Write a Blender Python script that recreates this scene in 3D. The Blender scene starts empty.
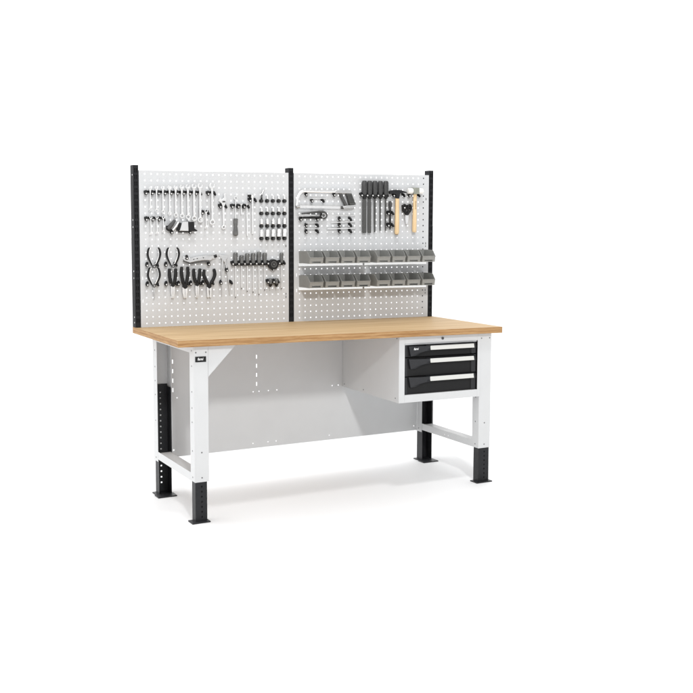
import bpy, math, random
from mathutils import Vector
random.seed(4)
C = bpy.context.scene.collection
S = bpy.context.scene

# ---------------------------------------------------------------- frame of reference
# All sizes are in millimetres: x to the right, y away from the viewer (0 = face of the
# perforated panels), z up (0 = lowest row of holes).  V() turns them into metres.
ZT, ZF, TILT = -22.8, -988.6, 32.68          # worktop surface, floor, fall of the floor (mm per m)
def V(x, y, z):
    return Vector(((x - 930) / 1000, y / 1000, (z - ZF) / 1000))
def level(x, z):                              # the legs are adjusted to a floor that falls to the left
    if z < ZT: z += TILT * (x - 930) / 1000 * (ZT - z) / (ZT - ZF)
    return z

# ---------------------------------------------------------------- camera
cam = bpy.data.cameras.new('camera'); co = bpy.data.objects.new('camera', cam); C.objects.link(co)
co.location = V(-1914.4, -6714.2, 612.5)
co.rotation_euler = (math.pi / 2 - 0.1064, 0, -0.4215)
cam.sensor_width = 36; cam.lens = 1175.9 / 693 * 36
cam.shift_x = (346.5 - 316.64) / 693; cam.shift_y = -(346.5 - 344.63) / 693
cam.clip_end = 500; cam.clip_start = .05
S.camera = co

# ---------------------------------------------------------------- studio light
w = bpy.data.worlds.new('World'); S.world = w; w.use_nodes = True
nt = w.node_tree; nt.nodes.clear()
wo = nt.nodes.new('ShaderNodeOutputWorld'); bg = nt.nodes.new('ShaderNodeBackground')
tc = nt.nodes.new('ShaderNodeTexCoord'); sx = nt.nodes.new('ShaderNodeSeparateXYZ')
mr = nt.nodes.new('ShaderNodeMapRange')       # white cyclorama: the lit backdrop is brighter than the room
mr.inputs['From Min'].default_value = -.35; mr.inputs['From Max'].default_value = .35
mr.inputs['To Min'].default_value = 0.56; mr.inputs['To Max'].default_value = 1.75
nt.links.new(tc.outputs['Generated'], sx.inputs[0]); nt.links.new(sx.outputs['Y'], mr.inputs['Value'])
ml = nt.nodes.new('ShaderNodeMapRange')       # added brightening of the world towards the left, lifts the cabinet side
ml.inputs['From Min'].default_value = .2; ml.inputs['From Max'].default_value = -.9
ml.inputs['To Min'].default_value = 0; ml.inputs['To Max'].default_value = .48
nt.links.new(sx.outputs['X'], ml.inputs['Value'])
ad = nt.nodes.new('ShaderNodeMath'); ad.operation = 'ADD'
nt.links.new(mr.outputs[0], ad.inputs[0]); nt.links.new(ml.outputs[0], ad.inputs[1])
nt.links.new(ad.outputs[0], bg.inputs['Strength']); nt.links.new(bg.outputs[0], wo.inputs[0])
bg.inputs['Color'].default_value = (1, 1, 1, 1)

def lamp(name, loc, target, power, sx_, sy_, col=(1, 1, 1)):
    l = bpy.data.lights.new(name, 'AREA'); l.shape = 'RECTANGLE'; l.size = sx_; l.size_y = sy_
    l.energy = power; l.color = col
    o = bpy.data.objects.new(name, l); C.objects.link(o); o.location = loc
    o.rotation_euler = (Vector(target) - Vector(loc)).to_track_quat('-Z', 'Y').to_euler()
lamp('key_lamp', (-3.1, -14.5, 8.4), (0, -.3, 1.1), 960, .98, .98, (1, .995, .985))
lamp('softbox_lamp', (-.54, -3.1, 7.45), (0, -.4, 1.0), 140, 1.0, .7)

S.view_settings.view_transform = 'Standard'; S.view_settings.look = 'None'
S.view_settings.exposure = 0; S.view_settings.gamma = 1

# ---------------------------------------------------------------- materials
def mat(name, col, rough=.5, metal=0., spec=.5, noise=0., nscale=40, bump=0., bscale=300, coat=0.):
    m = bpy.data.materials.new(name); m.use_nodes = True
    n = m.node_tree.nodes; l = m.node_tree.links; b = n['Principled BSDF']
    b.inputs['Base Color'].default_value = (*col, 1); b.inputs['Roughness'].default_value = rough
    b.inputs['Metallic'].default_value = metal; b.inputs['Specular IOR Level'].default_value = spec
    if coat: b.inputs['Coat Weight'].default_value = coat; b.inputs['Coat Roughness'].default_value = .15
    if noise or bump:
        t = n.new('ShaderNodeTexCoord')
    if noise:
        x = n.new('ShaderNodeTexNoise'); x.inputs['Scale'].default_value = nscale; x.inputs['Detail'].default_value = 5
        r = n.new('ShaderNodeValToRGB'); r.color_ramp.elements[0].position = .3; r.color_ramp.elements[1].position = .7
        r.color_ramp.elements[0].color = (*[c * (1 - noise) for c in col], 1)
        r.color_ramp.elements[1].color = (*[min(1, c * (1 + noise)) for c in col], 1)
        l.new(t.outputs['Object'], x.inputs['Vector']); l.new(x.outputs['Fac'], r.inputs[0]); l.new(r.outputs[0], b.inputs['Base Color'])
        q = n.new('ShaderNodeMapRange'); q.inputs['To Min'].default_value = rough * .85; q.inputs['To Max'].default_value = min(1, rough * 1.15)
        l.new(x.outputs['Fac'], q.inputs['Value']); l.new(q.outputs[0], b.inputs['Roughness'])
    if bump:
        x = n.new('ShaderNodeTexNoise'); x.inputs['Scale'].default_value = bscale
        u = n.new('ShaderNodeBump'); u.inputs['Strength'].default_value = bump; u.inputs['Distance'].default_value = .001
        l.new(t.outputs['Object'], x.inputs['Vector']); l.new(x.outputs['Fac'], u.inputs['Height']); l.new(u.outputs[0], b.inputs['Normal'])
    return m
WHITE = mat('white_powder_coat', (.575, .58, .583), .45, noise=.02, nscale=6, bump=.08, bscale=900)
PANEL = mat('panel_powder_coat', (.555, .564, .574), .5, noise=.02, nscale=5, bump=.06, bscale=900)
BLACK = mat('anthracite_powder_coat', (.016, .0165, .0185), .45, spec=.25, noise=.12, nscale=30, bump=.1, bscale=900)
UPR = mat('upright_matt_coat', (.020, .0205, .0225), .55, spec=.08, noise=.12, nscale=30)
HOOKM = mat('black_hook_coat', (.005, .005, .0055), .45, spec=.25)
DRAW = mat('drawer_dark_grey', (.013, .013, .0135), .45, spec=.2, noise=.08, nscale=20)
PLAS = mat('dark_plastic_grip', (.016, .0165, .019), .3, spec=.35, noise=.1, nscale=60)
DARK = mat('hole_gap_shade', (.012, .012, .012), .8)  # near-black put in for the shade inside holes and gaps
GHOLE = mat('grey_bolt', (.16, .16, .16), .5, metal=.4)
CHROME = mat('chrome_steel', (.86, .86, .86), .38, metal=1., noise=.04, nscale=80)
SATIN = mat('satin_steel', (.62, .62, .62), .35, metal=1., noise=.06, nscale=90)
STEEL = mat('dark_forged_steel', (.10, .10, .10), .45, metal=.7, noise=.15, nscale=90)
FILE = mat('file_steel', (.085, .085, .083), .5, metal=.5, noise=.2, nscale=200)
FGRIP = mat('file_grip', (.040, .040, .041), .5, noise=.15, nscale=90)
DGRIP = mat('driver_grip', (.095, .095, .093), .3, noise=.25, nscale=70, coat=.6)
BLKG = mat('black_rubber', (.009, .009, .0095), .5, spec=.3, noise=.15, nscale=90)
BIN = mat('grey_bin_plastic', (.262, .264, .252), .42, noise=.05, nscale=40, bump=.05, bscale=500)
NYLON = mat('white_nylon', (.78, .77, .74), .4)
HEADM = mat('grey_green_casting', (.26, .27, .23), .45, noise=.1, nscale=80)
ALU = mat('bright_rail_finish', (.90, .90, .89), .22, metal=1.)
STRIP = mat('white_label_strip', (.60, .60, .575), .4)
INK = mat('white_print', (.82, .82, .82), .5)
INKD = mat('grey_print', (.30, .21, .13), .6)
TIPM = mat('bright_hook_tip', (.62, .62, .61), .3, spec=.6)

def wood(name, a, b, axis, sx_, sy_, sz_, fibre=.5, rough=.4, layers=0.):
    m = bpy.data.materials.new(name); m.use_nodes = True
    n = m.node_tree.nodes; l = m.node_tree.links; p = n['Principled BSDF']
    t = n.new('ShaderNodeTexCoord'); mp = n.new('ShaderNodeMapping'); mp.inputs['Scale'].default_value = (sx_, sy_, sz_)
    x = n.new('ShaderNodeTexNoise'); x.inputs['Scale'].default_value = 1; x.inputs['Detail'].default_value = 8; x.inputs['Distortion'].default_value = .4
    x.inputs['Roughness'].default_value = .6
    r = n.new('ShaderNodeValToRGB'); r.color_ramp.elements[0].position = .36; r.color_ramp.elements[1].position = .62
    r.color_ramp.elements[0].color = (*a, 1); r.color_ramp.elements[1].color = (*b, 1)
    l.new(t.outputs['Object'], mp.inputs[0]); l.new(mp.outputs[0], x.inputs['Vector']); l.new(x.outputs['Fac'], r.inputs[0])
    out = r.outputs[0]
    if layers:                                  # the glued plies of the board seen on its edge
        sp = n.new('ShaderNodeSeparateXYZ'); l.new(t.outputs['Object'], sp.inputs[0])
        m1 = n.new('ShaderNodeMath'); m1.operation = 'MULTIPLY'; m1.inputs[1].default_value = layers
        nz = n.new('ShaderNodeTexNoise'); nz.inputs['Scale'].default_value = 7; nz.inputs['Detail'].default_value = 3
        l.new(t.outputs['Object'], nz.inputs['Vector'])
        m2 = n.new('ShaderNodeMath'); m2.operation = 'MULTIPLY_ADD'; m2.inputs[1].default_value = 7.
        l.new(sp.outputs['Z'], m1.inputs[0]); l.new(nz.outputs['Fac'], m2.inputs[0]); l.new(m1.outputs[0], m2.inputs[2])
        sn = n.new('ShaderNodeMath'); sn.operation = 'SINE'; l.new(m2.outputs[0], sn.inputs[0])
        mr_ = n.new('ShaderNodeMapRange'); mr_.inputs['From Min'].default_value = -.6; mr_.inputs['From Max'].default_value = .9
        mr_.inputs['To Min'].default_value = 0; mr_.inputs['To Max'].default_value = .4; l.new(sn.outputs[0], mr_.inputs['Value'])
        mx = n.new('ShaderNodeMix'); mx.data_type = 'RGBA'; l.new(mr_.outputs[0], mx.inputs[0])
        l.new(out, mx.inputs[6]); mx.inputs[7].default_value = (a[0] * .62, a[1] * .5, a[2] * .42, 1)
        out = mx.outputs[2]
    l.new(out, p.inputs['Base Color']); p.inputs['Roughness'].default_value = rough; p.inputs['Specular IOR Level'].default_value = .12
    u = n.new('ShaderNodeBump'); u.inputs['Strength'].default_value = .06; u.inputs['Distance'].default_value = .001
    l.new(x.outputs['Fac'], u.inputs['Height']); l.new(u.outputs[0], p.inputs['Normal'])
    return m
TOPW = wood('beech_top', (.405, .270, .137), (.55, .395, .225), 'x', 1.3, 30, 30, rough=.55)
EDGEW = wood('ply_edge', (.335, .186, .078), (.46, .285, .138), 'x', 9, 9, 120, rough=.55, layers=330.)
HANDLEW = wood('ash_handle', (.66, .47, .26), (.78, .60, .37), 'z', 120, 120, 6)

# ---------------------------------------------------------------- mesh builder
class MB:
    def __init__(s): s.v = []; s.f = []; s.m = []; s.mats = []
    def mi(s, m):
        if m not in s.mats: s.mats.append(m)
        return s.mats.index(m)
    def face(s, idx, m): s.f.append(idx); s.m.append(s.mi(m))
    def box(s, x0, x1, y0, y1, z0, z1, m):
        b = len(s.v)
        s.v += [(x, y, z) for z in (z0, z1) for y in (y0, y1) for x in (x0, x1)]
        for q in ((0, 2, 3, 1), (4, 5, 7, 6), (0, 1, 5, 4), (2, 6, 7, 3), (0, 4, 6, 2), (1, 3, 7, 5)):
            s.face([b + i for i in q], m)
        return s
    def prism(s, poly, a0, a1, m, plane='xz'):  # poly in the named plane, extruded along the third axis
        def P(p, q, a):
            return {'xz': (p, a, q), 'yz': (a, p, q), 'xy': (p, q, a)}[plane]
        b = len(s.v); k = len(poly)
        s.v += [P(p, q, a0) for p, q in poly] + [P(p, q, a1) for p, q in poly]
        s.face(list(range(b, b + k)), m); s.face(list(range(b + 2 * k - 1, b + k - 1, -1)), m)
        for i in range(k): s.face([b + i, b + k + i, b + k + (i + 1) % k, b + (i + 1) % k], m)
        return s
    def tube(s, pts, rad, m, n=10, cap=True, flat=1.):
        pts = [Vector(p) for p in pts]; k = len(pts)
        if not hasattr(rad, '__len__'): rad = [rad] * k
        b = len(s.v); up = None
        for i, p in enumerate(pts):
            d = (pts[min(i + 1, k - 1)] - pts[max(i - 1, 0)]).normalized()
            if up is None:
                up = Vector((0, 1, 0)) if abs(d.y) < .9 else Vector((0, 0, 1))
            up = (up - d * up.dot(d)).normalized(); sd = d.cross(up)
            for j in range(n):
                a = 2 * math.pi * j / n
                s.v.append(tuple(p + (sd * math.cos(a) + up * math.sin(a) * flat) * rad[i]))
        for i in range(k - 1):
            for j in range(n):
                s.face([b + i * n + j, b + i * n + (j + 1) % n, b + (i + 1) * n + (j + 1) % n, b + (i + 1) * n + j], m)
        if cap:
            s.face([b + j for j in range(n - 1, -1, -1)], m); s.face([b + (k - 1) * n + j for j in range(n)], m)
        return s
    def ring(s, cx, cz, ro, ri, y0, y1, m, n=24):
        b = len(s.v)
        for r, y in ((ro, y0), (ro, y1), (ri, y1), (ri, y0)):
            for j in range(n):
                a = 2 * math.pi * j / n; s.v.append((cx + r * math.cos(a), y, cz + r * math.sin(a)))
        for q in range(4):
            for j in range(n):
                s.face([b + q * n + j, b + q * n + (j + 1) % n, b + ((q + 1) % 4) * n + (j + 1) % n, b + ((q + 1) % 4) * n + j], m)
        return s
    def disc(s, cx, cz, r, y0, y1, m, n=24):
        return s.prism([(cx + r * math.cos(2 * math.pi * j / n), cz + r * math.sin(2 * math.pi * j / n)) for j in range(n)], y0, y1, m)
    def perf(s, x0, x1, z0, z1, y0, y1, holes, m):   # flat sheet with real rectangular holes (cx, cz, w, h)
        R = [(cx - w_ / 2, cx + w_ / 2, cz - h / 2, cz + h / 2) for cx, cz, w_, h in holes]
        xs = sorted({x0, x1} | {round(a, 3) for r in R for a in r[:2]}); zs = sorted({z0, z1} | {round(a, 3) for r in R for a in r[2:]})
        nx, nz = len(xs) - 1, len(zs) - 1
        solid = [[True] * nz for _ in range(nx)]
        xi = {x: i for i, x in enumerate(xs)}; zi = {z: i for i, z in enumerate(zs)}
        for r in R:
            for i in range(xi[round(r[0], 3)], xi[round(r[1], 3)]):
                for j in range(zi[round(r[2], 3)], zi[round(r[3], 3)]): solid[i][j] = False
        b = len(s.v); st = nz + 1
        s.v += [(x, y0, z) for x in xs for z in zs]; b2 = len(s.v); s.v += [(x, y1, z) for x in xs for z in zs]
        def ok(i, j): return 0 <= i < nx and 0 <= j < nz and solid[i][j]
        for i in range(nx):
            for j in range(nz):
                if not solid[i][j]: continue
                a, c, d, e = i * st + j, (i + 1) * st + j, (i + 1) * st + j + 1, i * st + j + 1
                s.face([b + a, b + c, b + d, b + e], m); s.face([b2 + a, b2 + e, b2 + d, b2 + c], m)
                for (p, q, nb) in ((a, c, ok(i, j - 1)), (c, d, ok(i + 1, j)), (d, e, ok(i, j + 1)), (e, a, ok(i - 1, j))):
                    if not nb: s.face([b + q, b + p, b2 + p, b2 + q], m)
        return s
    def mesh(s, name, origin=(930, 0, ZF), warp=False, mirror=False):
        me = bpy.data.meshes.new(name)
        o = Vector(origin)
        vv = []
        for x, y, z in s.v:
            if warp: z = level(x, z)
            vv.append(((x - o.x) / 1000, (y - o.y) / 1000, (z - o.z) / 1000))
        me.from_pydata(vv, [], s.f)
        for m in s.mats: me.materials.append(m)
        for p, i in zip(me.polygons, s.m): p.material_index = i; p.use_smooth = True
        me.update(); me.validate()
        import bmesh
        bm = bmesh.new(); bm.from_mesh(me); bmesh.ops.recalc_face_normals(bm, faces=bm.faces); bm.to_mesh(me); bm.free()
        me.set_sharp_from_angle(angle=math.radians(35))
        return me
    def build(s, name, parent=None, origin=(930, 0, ZF), warp=False, bevel=0.):
        ob = bpy.data.objects.new(name, s.mesh(name, origin, warp)); C.objects.link(ob)
        if parent is not None: ob.parent = parent
        if bevel:
            bv = ob.modifiers.new('bevel', 'BEVEL'); bv.width = bevel / 1000; bv.segments = 2; bv.limit_method = 'ANGLE'; bv.angle_limit = .6
            bv.harden_normals = False
        return ob

def tag(o, label, cat, group=None):
    o['label'] = label; o['category'] = cat
    if group: o['group'] = group
    return o
def root(name, origin, label, cat, group=None):
    e = bpy.data.objects.new(name, None); e.empty_display_size = .02; C.objects.link(e)
    e.location = V(*origin); return tag(e, label, cat, group)
def copy_tree(src, loc, label, group=None):
    r = src.copy(); C.objects.link(r); r.location = loc; r['label'] = label
    if group: r['group'] = group
    for ch in src.children:
        c = ch.copy(); C.objects.link(c); c.parent = r
        for g in ch.children:
            d = g.copy(); C.objects.link(d); d.parent = c
    return r
def single(name, mb, origin, label, cat, group=None, warp=False, bevel=0.):     # a thing that is one mesh
    o = mb.build(name, None, origin, warp, bevel); o.location = V(*origin)
    return tag(o, label, cat, group)
def words(name, text, size, x, y, z, m, shear=.2, parent=None, origin=(930, 0, ZF)):   # lettering as mesh, facing the viewer
    cu = bpy.data.curves.new(name, 'FONT'); cu.body = text; cu.size = size / 1000; cu.shear = shear; cu.extrude = .0004; cu.offset = .0003
    t = bpy.data.objects.new(name, cu); C.objects.link(t)
    dg = bpy.context.evaluated_depsgraph_get(); me = bpy.data.meshes.new_from_object(t.evaluated_get(dg))
    bpy.data.objects.remove(t); me.materials.clear(); me.materials.append(m)
    o = bpy.data.objects.new(name, me); C.objects.link(o); o.rotation_euler = (math.pi / 2, 0, 0)
    o.location = Vector(((x - origin[0]) / 1000, (y - origin[1]) / 1000, (z - origin[2]) / 1000))
    if parent is not None: o.parent = parent
    return o

# ---------------------------------------------------------------- the setting
FL = mat('white_studio_floor', (.845, .85, .856), .6, spec=.2)
mb = MB(); R = 60000
k = TILT / 1000
bx = [(-R, -R), (R, -R), (R, R), (-R, R)]
b = [(930 + x, y, ZF + k * x) for x, y in bx]
mb.v += b; mb.face([0, 1, 2, 3], FL)
fl = mb.build('floor'); fl['kind'] = 'structure'

# ---------------------------------------------------------------- workbench
O = (930, 0, ZF)
wb = root('workbench', O, 'white workbench with beech top, black feet and three black uprights behind', 'workbench')
mb = MB(); x0, x1, y0, y1, z0, z1 = -70.9, 1933.9, -825.5, 61.3, -58.8, ZT
mb.box(x0, x1, y0, y1, z0, z1, EDGEW)
mb.m[1] = mb.mi(TOPW)
mb.build('worktop', wb, O, bevel=1.5)

def dots(mb, pts, r, m=GHOLE, axis='y'):       # bolt heads and hole marks on sheet metal
    for p in pts:
        if axis == 'y': mb.disc(p[0], p[2], r, p[1] - 1.2, p[1] + .6, m, 12)
        else: mb.prism([(p[1] + r * math.cos(t * math.pi / 6), p[2] + r * math.sin(t * math.pi / 6)) for t in range(12)], p[0] - 1.2, p[0] + .6, m, 'yz')
def front_leg(x0, x1, lx, rx, holes):
    mb = MB()
    mb.box(x0, x1, -785, -782.5, -775, -59.2, WHITE)            # face
    mb.box(x0, x0 + 2.5, -782.5, -712, -775, -59.2, WHITE)      # flanges
    mb.box(x1 - 2.5, x1, -782.5, -712, -775, -59.2, WHITE)
    dots(mb, [(x0 + 12, -785, -92), (x1 - 12, -785, -92), ((x0 + x1) / 2, -785, -618), ((x0 + x1) / 2, -785, -752)], 4.2)
    dots(mb, [(x0, -748, z) for z in (-85, -165, -300, -385, -460, -612, -752)], 4.5, axis='x')
    leg = mb.build('leg', wb, O, True, bevel=1.2)
    f = MB()
    cx = (lx + rx) / 2
    f.perf(lx, rx, -986, -640, -782, -779.5, [(cx + 3, -800 - 27 * i, 7, 9) for i in range(7)], BLACK)
    f.box(lx, lx + 2.5, -779.5, -722, -986, -640, BLACK); f.box(rx - 2.5, rx, -779.5, -722, -986, -640, BLACK)
    f.box(lx + 4, rx - 4, -772, -770, -985, -640, DARK)
    f.box(lx - 28, rx + 9, -811, -733, -988.4, -982, BLACK)
    f.build('foot', leg, O, True, bevel=1.)
def back_leg(x0, x1, lx, rx, ztop):
    mb = MB()
    mb.box(x0, x1, -14.5, -12, -792, -59.2, WHITE)              # web at the back, open to the front
    mb.box(x0, x0 + 2.5, -92, -14.5, -792, -59.2, WHITE); mb.box(x1 - 2.5, x1, -92, -14.5, -792, -59.2, WHITE)
    dots(mb, [(x0, -55, z) for z in (-150, -245, -325, -405, -555, -770)], 4.5, axis='x')
    leg = mb.build('leg', wb, O, True, bevel=1.)
    f = MB(); cx = (lx + rx) / 2
    n = int((980 + ztop) / 33)
    f.perf(lx, rx, -984, ztop, -20, -17.5, [(cx - 4, -930 + 33 * i, 9, 9) for i in range(n) if -930 + 33 * i < ztop - 30], BLACK)
    f.box(lx, lx + 2.5, -88, -20, -984, ztop, BLACK); f.box(rx - 2.5, rx, -88, -20, -984, ztop - 14, BLACK)
    f.box(lx - 28, rx + 9, -162, -84.5, -988.4, -982, BLACK)
    f.box(lx - 20, rx + 5, -84, -8, -988.4, -982, BLACK)
    f.build('foot', leg, O, True, bevel=1.)
front_leg(28, 108, 31, 97, 0)
front_leg(1804, 1884, 1810, 1880, 0)
back_leg(28, 118, 34, 112, -352)
back_leg(1804, 1890, 1812, 1884, -352)

def side_rail(x0, x1):
    mb = MB()
    mb.box(x0, x0 + 2.5, -711, -93, -777, -733, WHITE); mb.box(x0 + 2.5, x1, -711, -93, -742.5, -740, WHITE)
    mb.box(x1 - 2.5, x1, -711, -93, -777, -742.5, WHITE)
    return mb
r = side_rail(28.5, 106); r.build('side_rail', wb, O, True, bevel=.8)
r = side_rail(1806, 1882); dots(r, [(1806, -430, -757), (1806, -385, -757)], 4.5, INK, 'x'); r.build('side_rail', wb, O, True, bevel=.8)
for xa in (29, 1806):
    mb = MB(); mb.box(xa, xa + 2.5, -711, -93, -98, -59.5, WHITE); mb.box(xa + 2.5, xa + 40, -711, -93, -62, -59.5, WHITE); mb.build('top_rail', wb, O, True)
mb = MB()
hs = [(x, -225 - 55.5 * i, 7, 24) for x in (143, 678) for i in range(4)]
hs += [(x, -438, 7, 7) for x in (168, 655, 693, 755, 812, 1190, 1232)] + [(x, -757, 7, 7) for x in (652, 752, 806, 1170, 1780)]
hs += [(143, -745, 9, 9)]
mb.perf(120, 1802, -786, -60, -32, -30, hs, WHITE)
mb.box(120, 1802, -29.9, -12, -786, -784, WHITE)
mb.build('back_panel', wb, O, True)
mb = MB(); mb.prism([(109, -60), (268, -60), (109, -222)], -783, -780.5, WHITE); mb.box(109, 111.5, -780.4, -760, -222, -60, WHITE)
mb.build('gusset', wb, O, True)
mb = MB(); mb.box(36, 97, -788, -785.2, -142, -113, BLKG)
npl = mb.build('nameplate', wb, O, True, bevel=3.)
words('lettering', 'fami', 19, 48, -788.6, level(66, -132), INK, .2, npl, O)

def upright(x0, x1, bolts):
    mb = MB(); zt_ = 924.5
    mb.perf(x0, x1, ZT + .5, zt_, 0, 2, [(x0 + 10, 893 - 38 * i, 5, 24) for i in range(24)] + [(x0 + 21, 893 - 38 * i, 5, 24) for i in range(24)], UPR)
    mb.box(x0, x0 + 2, 2.1, 60, ZT + .5, zt_, UPR); mb.box(x1 - 2, x1, 2.1, 60, ZT + .5, zt_, UPR)
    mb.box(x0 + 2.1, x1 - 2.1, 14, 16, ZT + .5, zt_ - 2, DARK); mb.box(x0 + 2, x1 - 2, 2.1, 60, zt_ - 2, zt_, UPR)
    u = mb.build('upright', wb, O)
    if bolts:
        for z in (868, 607, 566, 308, 268, 38, 6):
            q = MB(); dots(q, [(x0, 16, z)], 5, SATIN, 'x'); q.build('bolt', u, O)
upright(-70, -38.5, True); upright(908.5, 940, False); upright(1894.5, 1925.5, False)
mb = MB(); mb.box(1853, 1894.4, 26, 28, 0, 884, UPR); mb.build('mounting_flange', wb, O)

# ---------------------------------------------------------------- drawer cabinet
O = (1530, -400, -450)
dc = root('drawer_cabinet', O, 'white steel cabinet with three black drawers hung under the right end', 'drawer cabinet')
mb = MB(); X0, X1, Z0, Z1, YF, YB = 1262, 1803, -450, -59.6, -788, -33
mb.box(X0, X0 + 2, YF + 2, YB, Z0, Z1, WHITE); mb.box(X1 - 2, X1, -781, YB, Z0, Z1, WHITE)
mb.box(X0 + 2, X1 - 2, YF + 2, YB, Z0, Z0 + 2, WHITE); mb.box(X0 + 2, X1 - 2, YF + 2, YB, Z1 - 2, Z1, WHITE)
mb.box(X0, 1299, YF, YF + 2, Z0, Z1, WHITE); mb.box(1788, X1 + 3, YF, YF + 2, Z0, Z1, WHITE)
mb.box(1299, 1788, YF, YF + 2, -102, Z1, WHITE); mb.box(1299, 1788, YF, YF + 2, Z0, -405, WHITE)
mb.box(1299, 1301, YF + 2.1, -700, -405, -102, DRAW); mb.box(1786, 1788, YF + 2.1, -700, -405, -102, DRAW)
mb.box(1301, 1786, YF + 2.1, -700, -104, -102, WHITE); mb.box(1301.2, 1785.8, -779, -762, -111.5, -104.1, PANEL); mb.box(1301, 1786, YF + 2.1, -700, -407, -405, WHITE)
mb.box(1301, 1786, -716, -714, -405, -104, DARK)  # dark plate stands in for the shade behind the drawer gaps
dots(mb, [(X0, y, z) for y, z in ((-60, -430), (-330, -430), (-745, -425), (-760, -72))], 4, DARK, 'x')
mb.build('body', dc, O, True, bevel=1.)
for (za, zb, h0, h1) in ((-113, -184, -121, -143), (-188, -298, -197, -219), (-302, -403, -304.5, -328)):
    d = MB(); d.box(1303, 1784, -772, -768, zb, za, DRAW)
    d.box(1746, 1752, -774, -772.1, zb + 2, h1 - 8, DRAW); d.box(1752, 1784, -776, -772.1, zb + 1, za - 1, PLAS); d.box(1303, 1322, -776, -772.1, zb + 1, za - 1, PLAS)
    d.box(1310, 1777, -767.9, -720, zb + 4, za - 18, DRAW)
    do = d.build('drawer', dc, O, True, bevel=1.)
    h = MB()                                                     # handle: overhanging lip with a flared left end
    pr_ = [(-776.2, h0 + 6), (-792, h0 + 4), (-800, h0 - 2), (-806, h1), (-803, h1 - 1), (-795, h0 - 6), (-776.2, h0 - 4)]
    h.prism(pr_, 1440, 1768, PLAS, 'yz')
    zf_ = h1 - 36
    poly = [(1324, h0 + 2), (1399.8, h0 + 2), (1458, h0 + 2), (1458, h1 - 3), (1425, h1 - 8), (1395, h1 - 18), (1365, zf_ + 4), (1338, zf_)]
    bb = len(h.v); kk = len(poly)
    for (px_, pz) in poly: h.v.append((px_, -776.3, pz))
    for (px_, pz) in poly:
        t = (h0 + 2 - pz) / (h0 + 2 - zf_); q = min(1, max(0, (px_ - 1324) / 70))
        h.v.append((px_ + 4 * (1 - q), -782 - 24 * max(.12, q) * (1 - .3 * t), pz))
    h.face(list(range(bb + kk, bb + 2 * kk)), PLAS)
    for i in range(kk): h.face([bb + i, bb + (i + 1) % kk, bb + kk + (i + 1) % kk, bb + kk + i], PLAS)
    ho = h.build('handle', do, O, True, bevel=.8)
    s_ = MB()
    s_.prism([(-800.6, h0 + 1), (-807.2, h1 - .5), (-808.6, h1), (-802, h0 + 1.6)], 1458.5, 1753, STRIP, 'yz')
    s_.build('label_strip', do, O, True)
    if za == -113:
        words('lettering', 'fami', 18, 1348, -805.5, level(1370, -139), INK, .2, do, O)
mb = MB(); mb.ring(1548, -80, 8.5, 5.5, -791, -788.1, GHOLE, 20); mb.disc(1548, -80, 5.3, -792, -788.1, STEEL, 20); mb.box(1547, 1549.4, -792.6, -792.1, -84, -76, DARK); mb.build('lock', dc, O, True)

# ---------------------------------------------------------------- perforated panels
PX = (0., 979.3)
def col(p, c): return PX[p] + 38 * c
def row(r): return 874 - 38 * r
def pegboard(p, x0, x1, label, slots):
    O = ((x0 + x1) / 2, 0, -22)
    holes = [(col(p, c), row(r), 8.2, 8.2) for c in range(24) for r in range(24)] + slots
    mb = MB(); mb.perf(x0, x1, -22, 894.5, 0, 1.6, holes, PANEL)
    mb.box(x0, x0 + 1.6, 1.7, 22, -22, 894.5, PANEL); mb.box(x1 - 1.6, x1, 1.7, 22, -22, 894.5, PANEL)
    mb.box(x0 + 1.7, x1 - 1.7, 1.7, 22, 892.9, 894.5, PANEL)
    return single('pegboard', mb, O, label, 'pegboard', 'perforated panels above the bench')
sl = lambda x, zs: [(x, z, 5, h) for z, h in zs]
pegboard(0, -36, 906.5, 'white perforated panel on the left, hung with spanners, pliers and screwdrivers',
         sl(889, ((447.4, 14), (437, 0.5), (133, 16), (152, 12), (741, 10))) + sl(-22, ((267, 18), (133, 18))))
pegboard(1, 942, 1892.5, 'white perforated panel on the right, hung with saw, files and hammers',
         sl(1873, ((741, 14), (455, 14), (437, 10), (152, 14), (133, 10))) + sl(960, ((267, 20), (171, 20), (741, 14))))

# ---------------------------------------------------------------- hooks
def make_hook(width, label, group):
    O = (0, 0, 0)
    e = bpy.data.objects.new('tool_hook', None); e.empty_display_size = .02; C.objects.link(e); tag(e, label, 'hook', group)
    if width:
        b_ = MB(); b_.box(-9, width + 9, -5, -.6, 5, 18, HOOKM) if width < 50 else b_.box(0, width, -1.4, -.6, 9, 13, PANEL); b_.build('bar', e, (0, 0, 0), bevel=1.)
    for i, x in enumerate((0, width) if width else (0,)):
        m_ = MB(); sg = -1 if i == 0 else 1
        if i == 0:
            m_.tube([(x + 6, -.6, 15), (x + 3, -8, 12), (x - 1, -16, 4), (x - 1, -24, 0), (x - 1, -30, 0)], [7, 9.5, 10.3, 10, 9], HOOKM, 12)
        else:
            m_.tube([(x - 4, -.6, 14), (x - 2, -10, 9), (x + 1, -20, 2), (x + 4, -27, -6)], [7, 9, 8.5, 5.5], HOOKM, 12)
        pr_ = m_.build('prong', e, (0, 0, 0))
        if i == 0:
            t_ = MB(); t_.tube([(x - 1, -29.5, 0), (x - 1, -32, 0), (x - 1, -33, 0)], [4.8, 4.8, 3.2], TIPM, 14); t_.build('tip', pr_, (0, 0, 0))
    return e
protos = {}
def hook(p, c, r, width, label, group='tool hooks on the panels'):
    loc = V(col(p, c), 0, row(r))
    if width not in protos:
        e = make_hook(width, label, group); e.location = loc; protos[width] = e; return e
    return copy_tree(protos[width], loc, label, group)

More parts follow.
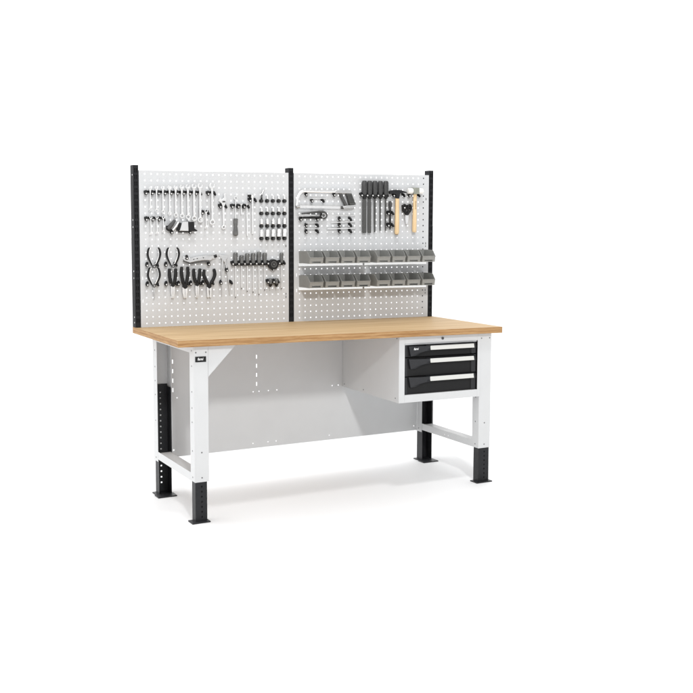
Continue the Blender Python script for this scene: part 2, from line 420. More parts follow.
# ---------------------------------------------------------------- spanners
ORD = ['first', 'second', 'third', 'fourth', 'fifth', 'sixth', 'seventh', 'eighth', 'ninth']
def arc(cx, cz, r, a0, a1, n=12):
    return [(cx + r * math.cos(a0 + (a1 - a0) * i / n), cz + r * math.sin(a0 + (a1 - a0) * i / n)) for i in range(n + 1)]
def spanner(x, zt_, zb, R_, r_, w_, label, group, ring=True, name='spanner'):
    mb = MB(); y0, y1 = -30, -30 + max(5, w_ * .7)
    a = math.radians(72)                                         # the open jaw points up and a little right
    g = R_ * .48; dx, dz = math.cos(a), math.sin(a)
    outer = arc(x, zt_, R_, a + .52, a + 2 * math.pi - .52, 20)
    slot = [(x + dz * g + dx * (-R_ * .15), zt_ - dx * g + dz * (-R_ * .15)), (x - dx * R_ * .38, zt_ - dz * R_ * .38), (x - dz * g + dx * (-R_ * .15), zt_ + dx * g + dz * (-R_ * .15))]
    mb.prism(outer + slot, y0, y1, CHROME)
    zb2 = zb + (r_ * .85 if ring else 0)
    mb.prism([(x - w_ * .62, zt_ - R_ * .75), (x - w_ * .45, zt_ - R_ * 1.9), (x - w_ * .42, zb2), (x + w_ * .42, zb2), (x + w_ * .45, zt_ - R_ * 1.9), (x + w_ * .62, zt_ - R_ * .75)], y0 + .8, y1 - .8, CHROME)
    if ring: mb.ring(x, zb, r_, r_ * .56, y0 - 1.5, y1 + 1, CHROME, 24)
    else:
        a = -math.pi / 2 + .25; R2 = R_ * .9; dx, dz = math.cos(a), math.sin(a); g = R2 * .48
        outer = arc(x, zb, R2, a + .55, a + 2 * math.pi - .55, 18)
        mb.prism(outer + [(x + dz * g, zb - dx * g), (x - dx * R2 * .4, zb - dz * R2 * .4), (x - dz * g, zb + dx * g)], y0, y1, CHROME)
    return single(name, mb, (x, 0, zb), label, 'spanner', group, bevel=.8)
SP = [(23, 790, 669), (61, 791, 662), (99.5, 793, 655), (140, 795, 646), (177, 797, 636), (215, 799, 631), (252.5, 801, 625), (290, 804, 616), (328, 806, 608)]
for i, (x, a, b) in enumerate(SP):
    ex = ', the shortest' if i == 0 else ', the longest of the row' if i == 8 else ''
    spanner(x, a, b, 9.5 + .85 * i, 8.5 + .95 * i, 8 + .8 * i, 'chrome combination spanner, %s from the left in the top row%s' % (ORD[i], ex), 'combination spanners in the top row')
    hook(0, i, 3, 29, 'black hook with bright tip holding the %s spanner from the left in the top row' % ORD[i])
spanner(403, 809, 594, 18, 16.5, 13.5, 'large chrome combination spanner hanging apart to the right of the spanner row', 'combination spanners in the top row')
hook(0, 10, 3, 40, 'black double hook holding the large spanner apart from the row')
for i, (x, a, b) in enumerate(((24.5, 622, 526), (61.5, 622, 531), (100, 622, 540))):
    spanner(x, a, b, 9, 8, 6.5, 'small double open-ended spanner, %s from the left below the spanner row' % ORD[i], 'small spanners in the second row', False)
    hook(0, i, 7, 29, 'black hook holding the %s small spanner of the second row' % ORD[i])
spanner(363.5, 658, 562, 10, 9, 8, 'small open-ended spanner hanging alone beside the longest spanner of the row', 'small spanners in the second row', False)
hook(0, 9, 6, 36, 'black double hook holding the small spanner that hangs alone')

# ---------------------------------------------------------------- compact tool with grips
O = (215, 0, 535)
t = root('compact_hand_tool', O, 'compact hand tool with pale grey body, black end block and two slanted black grips', 'hand tool')
m_ = MB(); m_.prism([(199, 545), (214, 594), (250, 597), (252, 542)], -34, -10, PANEL); m_.build('body', t, O, bevel=2.)
m_ = MB(); m_.prism([(252.5, 541), (252.5, 596), (286, 596), (287, 558), (306, 545), (304, 540)], -38, -8, BLKG); m_.build('end_block', t, O, bevel=2.)
m_ = MB(); m_.tube([(128, -22, 556), (150, -24, 580), (172, -22, 606)], [13, 12, 8], STEEL, 10); m_.tube([(124, -22, 574), (126, -22, 556), (140, -22, 546)], [8, 11, 9], BLKG, 10); m_.build('grip', t, O)
m_ = MB(); m_.tube([(186, -22, 543), (196, -24, 566), (206, -22, 589)], [10, 10, 7], BLKG, 10); m_.build('grip', t, O)
m_ = MB(); m_.tube([(158, -22, 546), (180, -22, 572), (193, -22, 594)], [6, 7, 6], SATIN, 8); m_.build('lever', t, O)
m_ = MB(); m_.tube([(190, -24, 537), (262, -24, 538)], 4, BLKG, 8); m_.build('guide_rod', t, O)
hook(0, 4, 9, 0, 'black single hook under the slanted grips of the compact hand tool')
hook(0, 7, 9, 0, 'black single hook under the black end block of the compact hand tool')

# ---------------------------------------------------------------- adjustable wrench, driver, rods
O = (477, 0, 553)
t = root('adjustable_wrench', O, 'chrome adjustable wrench with wide slanted jaw hanging left of the black-handled driver', 'wrench')
m_ = MB(); m_.prism([(452, 737), (446, 722), (462, 708), (470, 690), (485, 690), (490, 712), (497, 725), (490, 762), (480, 764), (481, 740), (468, 728), (458, 742)], -20, -8, CHROME)
m_.prism([(470, 694), (473, 575), (484, 575), (485, 694)], -18, -10, CHROME); m_.ring(478, 564, 13, 6, -19, -9, CHROME); m_.build('body', t, O, bevel=1.)
m_ = MB(); m_.tube([(470, -21, 716), (486, -21, 716)], 5, STEEL, 12); m_.build('adjusting_screw', t, O)
hook(0, 12, 5, 34, 'black double hook holding the adjustable wrench')

O = (553, 0, 511)
t = root('nut_driver', O, 'driver with thick grey-black handle hanging downwards and a ring-shaped chrome head', 'driver')
m_ = MB(); m_.ring(556, 738, 12, 7, -19, -11, CHROME, 20); m_.tube([(556, -15, 728), (554, -16, 690), (553, -17, 612)], [5, 4, 4], CHROME, 10); m_.build('shaft', t, O)
m_ = MB(); m_.tube([(553, -19, 616), (553, -19, 611), (553, -19, 590), (553, -19, 565), (552, -19, 540), (552, -19, 520), (552, -19, 512), (552, -19, 509)], [11, 15, 13.5, 11.5, 15.5, 16, 12, 5], DGRIP, 14); m_.build('handle', t, O)
hook(0, 14, 5, 30, 'black hook holding the driver with the thick grey handle')
m_ = MB(); m_.tube([(591.5, -14, 700), (591.5, -14, 640)], [5, 3.4], CHROME, 8); m_.tube([(584, -14, 700), (599, -14, 700)], 4, CHROME, 8)
single('small_key', m_, (591, 0, 640), 'short chrome T-key hanging just right of the thick-handled driver', 'key', 'slim steel rods')
hook(0, 15, 5, 30, 'black hook holding the short chrome key beside the driver')
m_ = MB(); m_.tube([(628, -14, 702), (629, -14, 520), (630, -14, 510)], [4.5, 4.5, 3], CHROME, 8); m_.tube([(621, -14, 702), (636, -14, 702)], 4, CHROME, 8)
single('steel_rod', m_, (629, 0, 510), 'long slim chrome rod hanging between the short key and the flat bar', 'rod', 'slim steel rods')
hook(0, 16, 5, 26, 'black hook holding the long slim chrome rod')
O = (664, 0, 522)
t = root('ratchet_bar', O, 'long flat chrome bar with a white cap and black knob on top', 'bar')
m_ = MB(); m_.prism([(658, 742), (660, 522), (669, 522), (670, 742)], -18, -10, CHROME); m_.build('bar', t, O, bevel=1.)
m_ = MB(); m_.tube([(662, -14, 741), (662, -14, 757)], [10, 8], NYLON, 12); m_.build('cap', t, O)
m_ = MB(); m_.tube([(634, -16, 754), (652, -16, 750)], [7, 9], BLKG, 12); m_.build('knob', t, O)
hook(0, 17, 4, 34, 'black double hook holding the long flat chrome bar')

# ---------------------------------------------------------------- sockets
pegproto = None
sizes = [(7, 24), (9, 28), (11.5, 34), (15, 46)]
RN = ['top', 'second', 'third', 'bottom']
for rr in range(4):
    for c in range(5):
        x, z = col(0, 19 + c), row(4 + 2 * rr)
        lab = 'black socket peg, %s in the %s row of the socket rack' % (ORD[c], RN[rr])
        if pegproto is None:
            e = bpy.data.objects.new('socket_peg', None); e.empty_display_size = .02; C.objects.link(e); tag(e, lab, 'peg', 'pegs of the socket rack')
            q = MB(); q.tube([(0, -.6, 0), (0, -6, 0), (0, -24, 0), (0, -27, 0)], [11, 11, 10.5, 9], HOOKM, 18); q.box(-4, 4, -22, -12, 8, 18, HOOKM); q.build('peg', e, (0, 0, 0))
            q = MB(); q.ring(-1, 0, 6.6, 3.4, -28.2, -27.1, STEEL, 18); q.build('end_ring', e, (0, 0, 0))
            e.location = V(x, 0, z); pegproto = e
        else: copy_tree(pegproto, V(x, 0, z), lab)
        r0, h = sizes[rr]; rad = r0 * (.86 + .05 * c); h = h * (.93 + .03 * c); zb = z + 11.2
        if rr == 0 and c == 0:
            O = (x, 0, zb); t = root('universal_joint', O, 'slim grey jointed extension standing on the first peg of the top socket row', 'socket joint')
            q = MB(); q.tube([(x, -17, zb), (x + 1, -17, zb + 26)], 5, STEEL, 12); q.build('shank', t, O)
            q = MB(); q.tube([(x + 1, -17, zb + 27), (x + 6, -17, zb + 38)], [7, 6], SATIN, 12); q.tube([(x + 6, -17, zb + 38), (x + 14, -17, zb + 54)], [8, 6.5], SATIN, 12); q.build('joint', t, O)
            continue
        q = MB(); yc = -17.5
        q.tube([(x, yc, zb), (x, yc, zb + 1.2), (x, yc, zb + h * .42), (x, yc, zb + h * .46), (x, yc, zb + h * .5), (x, yc, zb + h - 1.5), (x, yc, zb + h)], [rad * .92, rad, rad, rad * .94, rad * (.98 if rr > 1 else .8), rad * (.98 if rr > 1 else .8), rad * (.9 if rr > 1 else .72)], CHROME, 20)
        q.tube([(x, yc, zb + h - .2), (x, yc, zb + h + .25)], rad * .5, DARK, 6)
        single('socket', q, (x, yc, zb), 'chrome socket, %s from the left in the %s row of the socket rack' % (ORD[c], RN[rr]), 'socket', 'sockets on the rack')

# ---------------------------------------------------------------- pliers
def smooth(pts, n=6):
    P = [Vector(p) for p in pts]; out = []
    for i in range(len(P) - 1):
        a, b, c, d = P[max(i - 1, 0)], P[i], P[i + 1], P[min(i + 2, len(P) - 1)]
        for k_ in range(n):
            t = k_ / n
            out.append(.5 * ((2 * b) + (c - a) * t + (2 * a - 5 * b + 4 * c - d) * t * t + (3 * b - a - 3 * c + d) * t ** 3))
    return out + [P[-1]]
def circlip(cx, ztop, zwide, zjoint, ztip, w0, w1, w2, label, jaw):
    O = (cx, 0, ztip); t = root('circlip_pliers', O, label, 'pliers', 'circlip pliers with thin curved black handles')
    y = -18
    for s_ in (-1, 1):
        p = smooth([(cx + s_ * w0, y, ztop), (cx + s_ * (w0 + w1) * .52, y, ztop - 9), (cx + s_ * w1, y, zwide), (cx + s_ * (w1 * .72 + w2 * .28), y, zwide - (zwide - zjoint) * .42), (cx + s_ * w2, y, zjoint + 4)])
        n = len(p); h = MB(); h.tube(p, [4.2 + 2.6 * math.sin(math.pi * min(1, i / (n - 1) * 1.1)) for i in range(n)], BLKG, 10); h.build('handle', t, O)
        q = MB(); q.tube([v + Vector((-s_ * 8.6, 0, 0)) for v in p[3:-2]], 2.8, CHROME, 8); q.build('shank', t, O)
    q = MB(); q.disc(cx, zjoint, 10, -22, -12, STEEL, 20); q.disc(cx, zjoint, 4, -23.5, -22, SATIN, 16); q.build('joint', t, O, bevel=1.)
    q = MB()
    for s_ in (-1, 1): q.prism([(cx + s_ * 1, zjoint - 8), (cx + s_ * jaw, zjoint - 8), (cx + s_ * jaw * .7, (zjoint + ztip) / 2), (cx + s_ * jaw * .35, ztip), (cx + s_ * .8, ztip)], -20, -12, SATIN)
    q.build('jaws', t, O, bevel=.6)
circlip(43, 445, 409, 335, 300, 25, 38, 11, 'circlip pliers with thin curved black handles, upper pair by the left upright', 8)
circlip(158, 444, 409, 335, 306, 24, 38, 12, 'circlip pliers with thin curved black handles, hanging above the first black-gripped pliers', 8)
circlip(41, 329, 287, 222, 144, 20, 36, 11, 'circlip pliers with long straight jaws, lower pair by the left upright', 7)
hook(0, 0, 14, 62, 'black wide hook holding the upper circlip pliers by the left upright')
hook(0, 3, 14, 62, 'black wide hook holding the circlip pliers above the black-gripped pliers')
hook(0, 0, 17, 62, 'black wide hook holding the lower circlip pliers by the left upright')
def pliers(cx, L, Rr, zj, ztip, jw, jt, label, gap=0., hr=9.5):
    O = (cx, 0, ztip); t = root('pliers', O, label, 'pliers', 'pliers with thick black grips'); y = -20
    for s_, p in ((-1, L), (1, Rr)):
        h = MB(); pp = smooth([(p[0][0], y, p[0][1]), (p[1][0], y, p[1][1]), (p[2][0], y, p[2][1])]); n = len(pp)
        h.tube(pp, [hr * .72] + [hr * (1 + .12 * math.sin(3 * i / n)) for i in range(1, n - 1)] + [hr * .85], BLKG, 12, flat=.8); h.build('handle', t, O)
    q = MB(); q.disc(cx, zj - 2, jw * .95, -27, -12, BLKG, 24); q.build('joint', t, O, bevel=1.)
    q = MB()
    for s_ in (-1, 1):
        q.prism([(cx + s_ * (.6 + gap * .2), zj - 6), (cx + s_ * jw, zj - 8), (cx + s_ * jw * .98, zj - (zj - ztip) * .5), (cx + s_ * (jt + gap), ztip + 3), (cx + s_ * (jt * .5 + gap), ztip), (cx + s_ * (.7 + gap * .3), ztip + 4), (cx + s_ * (.7 + gap), (zj + ztip) / 2)], -24, -10, CHROME)
    q.build('jaws', t, O, bevel=1.2)
pliers(154.5, [(135, 322), (136, 280), (145, 232)], [(174, 322), (173, 280), (164, 232)], 226, 145, 11.5, 7, 'combination pliers with black grips, first from the left in the row of four')
pliers(229.5, [(211, 332), (210, 288), (222, 226)], [(247, 332), (250, 288), (237, 226)], 217, 143, 15.5, 8, 'side-cutting pliers with the widest jaws, second of the black-gripped row')
pliers(305, [(286, 319), (287, 276), (298, 232)], [(324, 319), (322, 276), (312, 232)], 226, 142, 10.5, 5, 'long-nosed pliers with slim tapering jaws, third of the black-gripped row')
pliers(381, [(351, 313), (350, 276), (374, 224)], [(411, 316), (417, 276), (389, 224)], 215, 143, 14, 9, 'pliers with spread black grips and open jaws, last of the black-gripped row', 3.)
for c, wd, nm in ((3, 62, 'first'), (5, 58, 'second'), (7, 58, 'third'), (9, 62, 'last')):
    hook(0, c, 17, wd, 'black wide hook holding the %s pliers of the black-gripped row' % nm)

# locking pliers lying flat
O = (318, 0, 365)
t = root('locking_pliers', O, 'pale steel locking pliers lying level above the black-gripped pliers', 'pliers')
m_ = MB(); m_.prism([(219, 391), (226, 366), (262, 354), (300, 362), (345, 368), (392, 366), (418, 384), (413, 394), (360, 396), (300, 388), (262, 380), (240, 389)], -24, -12, SATIN); m_.build('body', t, O, bevel=2.)
m_ = MB(); m_.prism([(222, 369), (262, 352), (300, 358), (345, 362), (384, 360), (384, 355), (345, 356), (300, 351), (262, 345), (224, 361)], -26, -10, STEEL); m_.build('lower_lever', t, O, bevel=1.)
m_ = MB(); m_.tube([(412, -18, 388), (430, -18, 393)], [8, 10], BLKG, 12); m_.build('adjusting_knob', t, O)
m_ = MB()
for (x_, z_) in ((285, 374), (306, 379), (345, 383)): m_.disc(x_, z_, 3.5, -25.6, -24, STEEL, 12)
m_.build('rivet', t, O)
hook(0, 6.4, 13, 0, 'black single hook by the jaw of the locking pliers')
hook(0, 10, 14, 0, 'black single hook below the handle of the locking pliers')

# dividers
O = (488, 0, 150)
t = root('dividers', O, 'slender steel dividers with two thin legs and a wide flat head', 'dividers')
m_ = MB(); m_.prism([(446, 398), (500, 396), (505, 386), (488, 366), (478, 352), (474, 366), (452, 382)], -18, -11, SATIN); m_.build('head', t, O, bevel=.8)
for a in ([(470, -15, 372), (463, -15, 300), (464, -15, 151)], [(486, -15, 366), (502, -15, 280), (514, -15, 156)]):
    m_ = MB(); m_.tube(a, [5.5, 4, 1.8], SATIN, 8); m_.build('leg', t, O)
hook(0, 13, 15, 0, 'black single hook beside the upper legs of the dividers')
hook(0, 12, 17, 66, 'black wide hook holding the two legs of the dividers')

# ---------------------------------------------------------------- screwdrivers
def screwdriver(x, zt_, zh, ztip, label, group, hr=14.5, sr=3.2):
    O = (x, 0, ztip); t = root('screwdriver', O, label, 'screwdriver', group); y = -20
    m_ = MB(); L = zt_ - zh
    m_.tube([(x, y, zt_), (x, y, zt_ - 2), (x, y, zt_ - 9), (x, y, zt_ - L * .45), (x, y, zt_ - L * .7), (x, y, zh + 2)], [6, hr * .82, hr, hr * .93, hr * .78, hr * .9], DGRIP, 14); m_.build('handle', t, O)
    m_ = MB(); m_.tube([(x, y, zh + 2), (x, y, zh - 8), (x, y, zh - 14)], [hr * .95, hr * .9, hr * .5], BLKG, 14); m_.build('collar', t, O)
    m_ = MB(); m_.tube([(x, y, zh - 13), (x, y + 2, ztip + 7)], sr, CHROME, 10); m_.build('shaft', t, O)
    m_ = MB(); m_.tube([(x, y + 2, ztip + 8), (x, y + 2, ztip)], [sr, sr * .8], STEEL, 8); m_.build('tip', t, O)
SD = [(550, 413, 138), (589, 396, 190), (626, 407, 172), (664, 408, 166), (702, 415, 151), (740, 409, 178)]
SN = ['first screwdriver of the row', 'second screwdriver, shortest of the row', 'third screwdriver of the row', 'fourth screwdriver of the row', 'fifth screwdriver, with its handle standing highest', 'sixth screwdriver, next to the round black tool']
for i, (x, a, b) in enumerate(SD):
    screwdriver(x, a, 345, b, 'grey-handled %s, counted from the left' % SN[i], 'screwdrivers with grey handles')
    hook(0, 14 + i, 14, 30, 'black hook holding the %s screwdriver from the left' % ORD[i])
screwdriver(851, 408, 345, 183, 'grey-handled screwdriver hanging alone to the right of the round black tool', 'screwdrivers with grey handles', 12)
hook(0, 22, 14, 32, 'black hook holding the screwdriver that hangs alone')
for i, x in enumerate((776, 816)):
    O = (x, 0, 200); t = root('stubby_screwdriver', O, 'stubby screwdriver with short grey handle, %s of the pair under the round tool' % ('left' if i == 0 else 'right'), 'screwdriver', 'stubby screwdrivers')
    m_ = MB(); m_.tube([(x, -20, 252), (x, -20, 250), (x, -20, 244), (x, -20, 222), (x, -20, 216)], [5, 10, 12.5, 11, 10], DGRIP, 14); m_.build('handle', t, O)
    m_ = MB(); m_.tube([(x, -20, 217), (x, -20, 206), (x, -20, 198)], [12, 10, 4], BLKG, 14); m_.build('collar', t, O)
    m_ = MB(); m_.tube([(x, -20, 199), (x, -20, 184)], [3, 2.5], SATIN, 8); m_.build('shaft', t, O)
    hook(0, 20 + i, 17, 30, 'black hook holding the %s stubby screwdriver' % ('left' if i == 0 else 'right'))
O = (794, 0, 305)
t = root('tape_reel', O, 'round black disc-shaped tool with a grey centre ring, hanging among the screwdrivers', 'tape reel')
m_ = MB(); m_.disc(794, 336, 32, -34, -6, BLKG, 36); m_.build('case', t, O, bevel=3.)
m_ = MB(); m_.ring(794, 337, 20, 11.5, -36.5, -34.1, FILE, 32); m_.build('ring', t, O, bevel=.6)
m_ = MB(); m_.disc(794, 337, 6.5, -38, -34.1, DGRIP, 18); m_.build('hub', t, O, bevel=.8)
m_ = MB(); m_.tube([(794, -24, 308), (793, -26, 300)], [11, 9], BLKG, 14); m_.tube([(793, -35, 303), (793, -36.5, 303)], 3.6, TIPM, 10); m_.build('lug', t, O)
hook(0, 20, 14, 0, 'black single hook at the left rim of the round black tool')

# ---------------------------------------------------------------- right panel: hacksaw
O = (1150, 0, 675)
t = root('hacksaw', O, 'chrome-framed hacksaw with grey pistol-grip handle hanging level', 'hacksaw')
y = -20
m_ = MB(); m_.tube(smooth([(1235, y, 783), (1120, y, 783), (1012, y, 784), (982, y, 776), (963, y, 750), (957, y, 715), (955, y, 690)], 6), 9.5, CHROME, 12, flat=.55); m_.build('frame', t, O)
m_ = MB(); m_.prism([(958, 697), (958, 681), (1268, 676), (1268, 690)], -22, -19.5, CHROME); m_.build('blade', t, O)
m_ = MB(); m_.tube([(948, y, 688), (972, y, 689)], 10, SATIN, 12); m_.tube([(1252, y, 683), (1276, y, 683)], 9, STEEL, 12); m_.build('tension_screw', t, O)
m_ = MB(); m_.prism([(1212, 792), (1212, 772), (1236, 772), (1310, 770), (1324, 772), (1318, 793)], -30, -10, SATIN)
m_.prism([(1262, 692), (1270, 675), (1330, 678), (1352, 690), (1352, 703), (1310, 699)], -30, -10, SATIN); m_.build('bracket', t, O, bevel=2.)
m_ = MB(); m_.prism([(1238, 771.5), (1256, 771.5), (1296, 700), (1280, 694)], -28, -12, STEEL); m_.build('knuckle_guard', t, O, bevel=2.)
m_ = MB(); m_.prism([(1288, 769.5), (1322, 771.5), (1352, 704), (1312, 700)], -33, -7, FILE)
for i in range(6):
    a = i / 6; m_.tube([(1294 + 20 * a, -34, 758 - 52 * a), (1322 + 22 * a, -34, 762 - 52 * a)], 2., FGRIP, 6)
m_.build('grip', t, O, bevel=2.)
hook(1, 1, 3, 0, 'black single hook under the front of the hacksaw frame')
hook(1, 6, 3, 0, 'black single hook under the hacksaw frame next to its handle')

def hexkey(x0, x1, z0, z1, r_, label, name='hex_key'):
    m_ = MB(); m_.tube(smooth([(x0, -17, z0), ((x0 + x1) / 2, -17, (z0 + z1) / 2), (x1 - 8, -17, z1), (x1 - 1, -15, z1), (x1, -8, z1), (x1, -2, z1)], 4), r_, CHROME, 6)
    single(name, m_, (x0, -17, z0), label, 'hex key', 'hex keys resting on hooks')
hexkey(1044, 1153, 738.5, 739.5, 3.2, 'thin hex key lying level inside the hacksaw frame')
hook(1, 2, 4, 76, 'black wide hook carrying the hex key inside the hacksaw frame')
hexkey(1015, 1109, 588, 588.5, 3., 'thin hex key on the upper of two hooks below the dark snips')
hook(1, 1, 8, 76, 'black wide hook carrying the upper hex key below the snips')
hexkey(1015, 1112, 553, 552.5, 3.6, 'hex key on the lower of two hooks below the dark snips')
hook(1, 1, 9, 76, 'black wide hook carrying the lower hex key below the snips')
hexkey(1222, 1354, 632, 634, 3., 'thin hex key, topmost of three left of the files')
hexkey(1188, 1354, 591, 596, 5., 'thicker bright hex key, middle of three left of the files')
hexkey(1160, 1355, 552, 556, 5.6, 'longest bright hex key, lowest of three left of the files')
for i, r_ in enumerate((7, 8, 9)): hook(1, 7, r_, 76, 'black wide hook carrying the %s of three hex keys left of the files' % ('topmost', 'middle', 'lowest')[i])

# snips
O = (1060, 0, 615)
t = root('snips', O, 'dark steel snips lying level with a round pivot end to the right', 'snips')
m_ = MB(); m_.tube(smooth([(984, -22, 645), (1040, -22, 651), (1100, -22, 657), (1130, -22, 656), (1150, -22, 642), (1148, -22, 626), (1132, -22, 618)], 5), [5 + 4 * min(1, i / 18) for i in range(31)], STEEL, 10); m_.build('handle', t, O)
m_ = MB(); m_.tube(smooth([(985, -22, 622), (1040, -22, 622), (1100, -22, 622), (1130, -22, 624)], 5), [5, 6] + [7] * 14, BLKG, 10); m_.build('handle', t, O)
m_ = MB(); m_.disc(1131, 636, 20, -28, -14, STEEL, 28); m_.disc(1114, 641, 8, -31, -28, BLKG, 16); m_.ring(1131, 634, 15, 9, -30, -28.1, SATIN, 24); m_.build('pivot', t, O, bevel=1.2)
m_ = MB(); m_.prism([(962, 628), (972, 646), (1000, 646), (1060, 640), (1100, 636), (1060, 630), (1000, 626)], -24, -17, SATIN); m_.build('blade', t, O, bevel=1.)
hook(1, 0, 7, 0, 'black single hook under the blade tip of the dark snips')
hook(1, 3, 7, 0, 'black single hook under the pivot end of the dark snips')

# files
FN = ['flat', 'flat', 'half-round', 'round', 'square']
for i, (x, wb_, zb) in enumerate(((1416.5, 13.5, 524), (1453, 11.5, 524), (1490.5, 6.8, 530), (1529, 5.2, 538), (1568, 6, 538))):
    O = (x, 0, zb); t = root('file', O, 'dark file with thick grey handle and %s blade, %s from the left' % (('the broadest', 'a broad', 'a narrow', 'the slimmest', 'a slim square')[i], ORD[i]), 'file', 'files with dark handles'); y = -22
    m_ = MB(); m_.tube([(x, y, 853), (x, y, 851), (x, y, 842), (x, y, 815), (x, y, 790), (x, y, 772), (x, y, 764)], [9, 14, 17.5, 18, 17, 15.5, 12], FGRIP, 14, flat=.75); m_.build('handle', t, O)
    m_ = MB(); m_.tube([(x, y, 765), (x, y, 748), (x, y, 738)], [15, 13, max(6, wb_ * .8)], BLKG, 14, flat=.7); m_.build('ferrule', t, O)
    m_ = MB()
    if i < 2: m_.prism([(x - wb_ * .6, 742), (x - wb_, 720), (x - wb_, zb + 6), (x - wb_ * .85, zb), (x + wb_ * .85, zb), (x + wb_, zb + 6), (x + wb_, 720), (x + wb_ * .6, 742)], -24, -18, FILE)
    else: m_.tube([(x, -21, 742), (x, -21, 640), (x + .8, -20, zb)], [wb_, wb_, wb_ * .75], FILE, 4 if i == 4 else 10)
    m_.build('blade', t, O, bevel=.8 if i < 2 else 0)
    hook(1, 11 + i, 3, 30, 'black hook gripping the %s file from the left' % ORD[i])
# punch
O = (1601, 0, 545)
t = root('punch', O, 'slim dark punch with swollen grip hanging between the files and the claw-headed hammer', 'punch')
m_ = MB(); m_.tube([(1601, -20, 726), (1601, -20, 722), (1601, -20, 702), (1601, -20, 684), (1601, -20, 672)], [6, 10, 11.5, 9, 6.5], FGRIP, 12); m_.build('grip', t, O)
m_ = MB(); m_.tube([(1601, -20, 673), (1601, -20, 600), (1601, -20, 566), (1601, -20, 545)], [6, 6, 6, 3], BLKG, 10); m_.build('shank', t, O)
hook(1, 16, 6, 32, 'black hook round the upper shank of the slim punch')
hook(1, 16, 8, 32, 'black hook round the lower shank of the slim punch')
# hammer
O = (1647, 0, 513)
t = root('hammer', O, 'black-headed hammer with a pale ash handle', 'hammer', 'hammers with wooden handles'); y = -26
m_ = MB(); m_.prism([(1590, 770), (1590, 790), (1604, 795), (1640, 798), (1676, 795), (1712, 784), (1714, 778), (1690, 780), (1664, 774), (1658, 742), (1638, 742), (1634, 768), (1612, 772)], y - 12, y + 12, BLACK); m_.build('head', t, O, bevel=3.)
m_ = MB(); m_.tube([(1648, y, 744), (1648, y, 690), (1647.5, y, 600), (1646.5, y, 530), (1646, y, 520), (1646, y, 515)], [13, 13.5, 15, 15.5, 14.5, 10], HANDLEW, 18, flat=.75); m_.build('handle', t, O)
m_ = MB(); m_.tube([(1646, y, 519), (1646, y, 511)], [12.5, 8], INKD, 16, flat=.75); m_.build('end_cap', t, O)
hook(1, 17, 3, 74, 'black wide hook under the head of the black hammer')
# mallet
O = (1773, 0, 525)
t = root('mallet', O, 'soft-faced mallet with white ends and a grey-green block on an ash handle', 'mallet', 'hammers with wooden handles'); y = -28
m_ = MB(); m_.box(1758, 1797, y - 19, y + 18, 772, 812, HEADM)
for z_ in (781, 792, 803): m_.box(1757, 1798, y - 20, y - 19.1, z_ - 2, z_ + 2, HEADM)
m_.build('head', t, O, bevel=3.)
for s_, xa, xb in ((-1, 1757.5, 1722), (1, 1797.5, 1833)):
    m_ = MB(); m_.tube([(xa, y, 791), (xa + s_ * 6, y, 791), (xb - s_ * 5, y, 791), (xb, y, 791)], [17, 18.5, 18.5, 15], NYLON, 22); m_.build('face', t, O)
m_ = MB(); m_.tube([(1776, y, 773), (1775, y, 720), (1774, y, 640), (1773, y, 545), (1772.5, y, 533), (1772, y, 527)], [12, 12.5, 14, 15, 14.5, 11], HANDLEW, 18, flat=.8); h_ = m_.build('handle', t, O)
for i in range(5):
    m_ = MB()
m_ = MB()
for i in range(7): m_.box(1771 + (i % 2), 1779 - (i % 3), y - 11.9, y - 11., 722 - i * 7.5, 725.5 - i * 7.5, INKD)
m_.build('stamp', h_, O)
hook(1, 20, 3, 70, 'black wide hook under the head of the white-faced mallet')
# scissors
O = (1722, 0, 580)
t = root('scissors', O, 'small scissors with black looped handles and bright blades between hammer and mallet', 'scissors')
for s_ in (-1, 1):
    m_ = MB(); cx = 1722 + s_ * 19
    lp = [(cx + s_ * (13 * math.cos(a)) * .9 + 0, -20, 682 + 22 * math.sin(a) + s_ * 2 * math.cos(a)) for a in [i * math.pi / 8 for i in range(17)]]
    m_.tube(lp, 6.5, BLKG, 10); m_.tube([(cx - s_ * 4, -20, 664), (1722 + s_ * 3, -20, 640)], [11, 8], BLKG, 10); m_.build('handle', t, O)
    m_ = MB(); m_.prism([(1722 - s_ * 1, 652), (1722 + s_ * 10, 648), (1722 + s_ * 13, 618), (1721 + s_ * 7, 582), (1721 + s_ * 1, 580)], -22 + s_, -19 + s_, CHROME); m_.build('blade', t, O)
m_ = MB(); m_.disc(1722, 640, 5, -26, -23.2, STEEL, 14); m_.build('pivot', t, O)
hook(1, 19, 5, 38, 'black hook through the looped handles of the scissors')

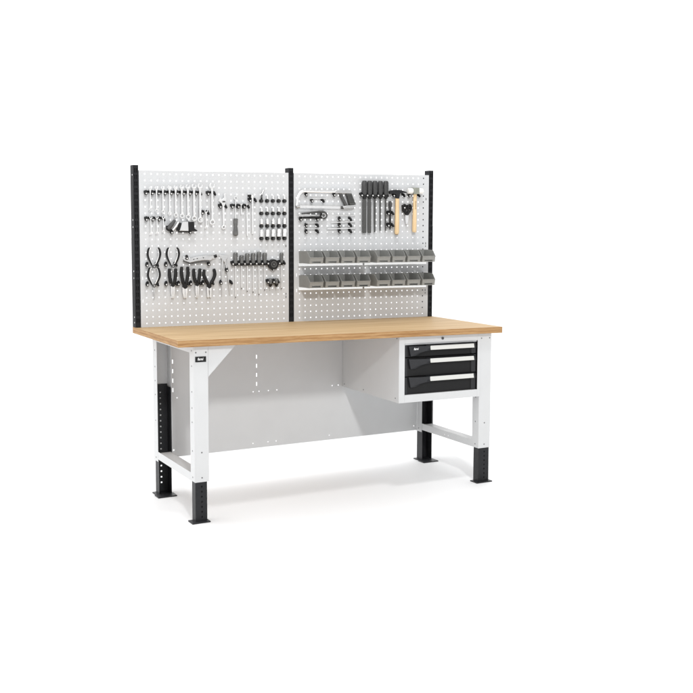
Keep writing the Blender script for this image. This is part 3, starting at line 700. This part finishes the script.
# ---------------------------------------------------------------- bins and rails
def make_bin():
    mb = MB(); W, D, H, T = 104., 158., 75., 2.2
    hf = 38.                                                     # low front
    side = [(-2, 0), (-2, H), (-D * .70, H), (-D * .80, H - 5), (-D + 5, hf + 6), (-D, hf), (-D + 8, 0)]
    def inset(y): return 5 * (-y) / D                            # narrower towards the front
    for s_ in (-1, 1):
        b = len(mb.v); kk = len(side)
        for th in (0, T):
            for (y_, z_) in side:
                mb.v.append((s_ * (W / 2 - inset(y_) - (1 - z_ / H) * 2 - th), y_, z_))
        mb.face([b + i for i in range(kk)], BIN); mb.face([b + kk + i for i in range(kk)], BIN)
        for i in range(kk): mb.face([b + i, b + (i + 1) % kk, b + kk + (i + 1) % kk, b + kk + i], BIN)
    mb.box(-W / 2 + 4.5, W / 2 - 4.5, -2 - T, -2.1, 2, H, BIN)
    mb.box(-W / 2 + 7, W / 2 - 7, -D + 9, -4.5, .4, 2.6, BIN)
    wf = W / 2 - 5.6                                             # front wall with a label opening
    def fr(xa, xb, za, zb, out=0):
        ya, yb = -D + 8 - 8 * za / hf, -D + 8 - 8 * zb / hf
        b = len(mb.v)
        mb.v += [(x, y_ + dy - out, z) for dy in (0, 2.4) for (x, y_, z) in ((xa, ya, za), (xb, ya, za), (xb, yb, zb), (xa, yb, zb))]
        for q in ((0, 1, 2, 3), (7, 6, 5, 4), (0, 4, 5, 1), (1, 5, 6, 2), (2, 6, 7, 3), (3, 7, 4, 0)): mb.face([b + i for i in q], BIN)
    fr(-wf, wf, 13.5, hf); fr(-wf, -29, .5, 13.4); fr(29, wf, .5, 13.4); fr(-28.9, 28.9, .5, 4)
    fr(-wf - 1, wf + 1, hf - 4, hf + .6, 1.6)                    # rolled lip
    fr(-29.5, 29.5, 13, 16, 1.5)
    for z_ in (H - 1.5,): mb.box(-W / 2 + 4, W / 2 - 4, -5, -.4, z_ - 2, z_ + 1.5, BIN)
    return mb
bproto = None
PLN = {(0, 0): 'upper left', (0, 1): 'upper right', (1, 0): 'lower left', (1, 1): 'lower right'}
for rw, zb in enumerate((341., 192.)):
    for g, xs in enumerate((972, 1434)):
        r_ = MB(); xa = xs - 4 if g == 0 else xs - 12; xb = xs + 4 * 108 + (6 if g == 0 else 6)
        r_.prism([(-.6, zb - 21), (-.6, zb - 1), (-14, zb - 1), (-14, zb - 19.5), (-11.5, zb - 21)], xa, xb, ALU, 'yz')
        r_.prism([(-1.0, zb - .9), (-1.0, zb + 54), (-1.8, zb + 54), (-1.8, zb - .9)], xa + 4, xb - 4, WHITE, 'yz')
        single('bin_rail', r_, (xs, 0, zb - 21), 'bright white rail carrying the %s group of four grey bins' % PLN[(rw, g)], 'rail', 'white rails under the bins', bevel=.6)
        for i in range(4):
            x = xs + 54 + 107.5 * i
            lab = 'grey plastic storage bin, %s from the left in the %s group of four' % (ORD[i], PLN[(rw, g)])
            if bproto is None:
                bproto = single('storage_bin', make_bin(), (0, 0, 0), lab, 'storage bin', 'grey storage bins on the rails', bevel=.7); bproto.location = V(x, 0, zb)
            else: copy_tree(bproto, V(x, 0, zb), lab)

# ---------------------------------------------------------------- render settings
S.render.engine = 'CYCLES'
S.cycles.max_bounces = 8
S.render.film_transparent = False
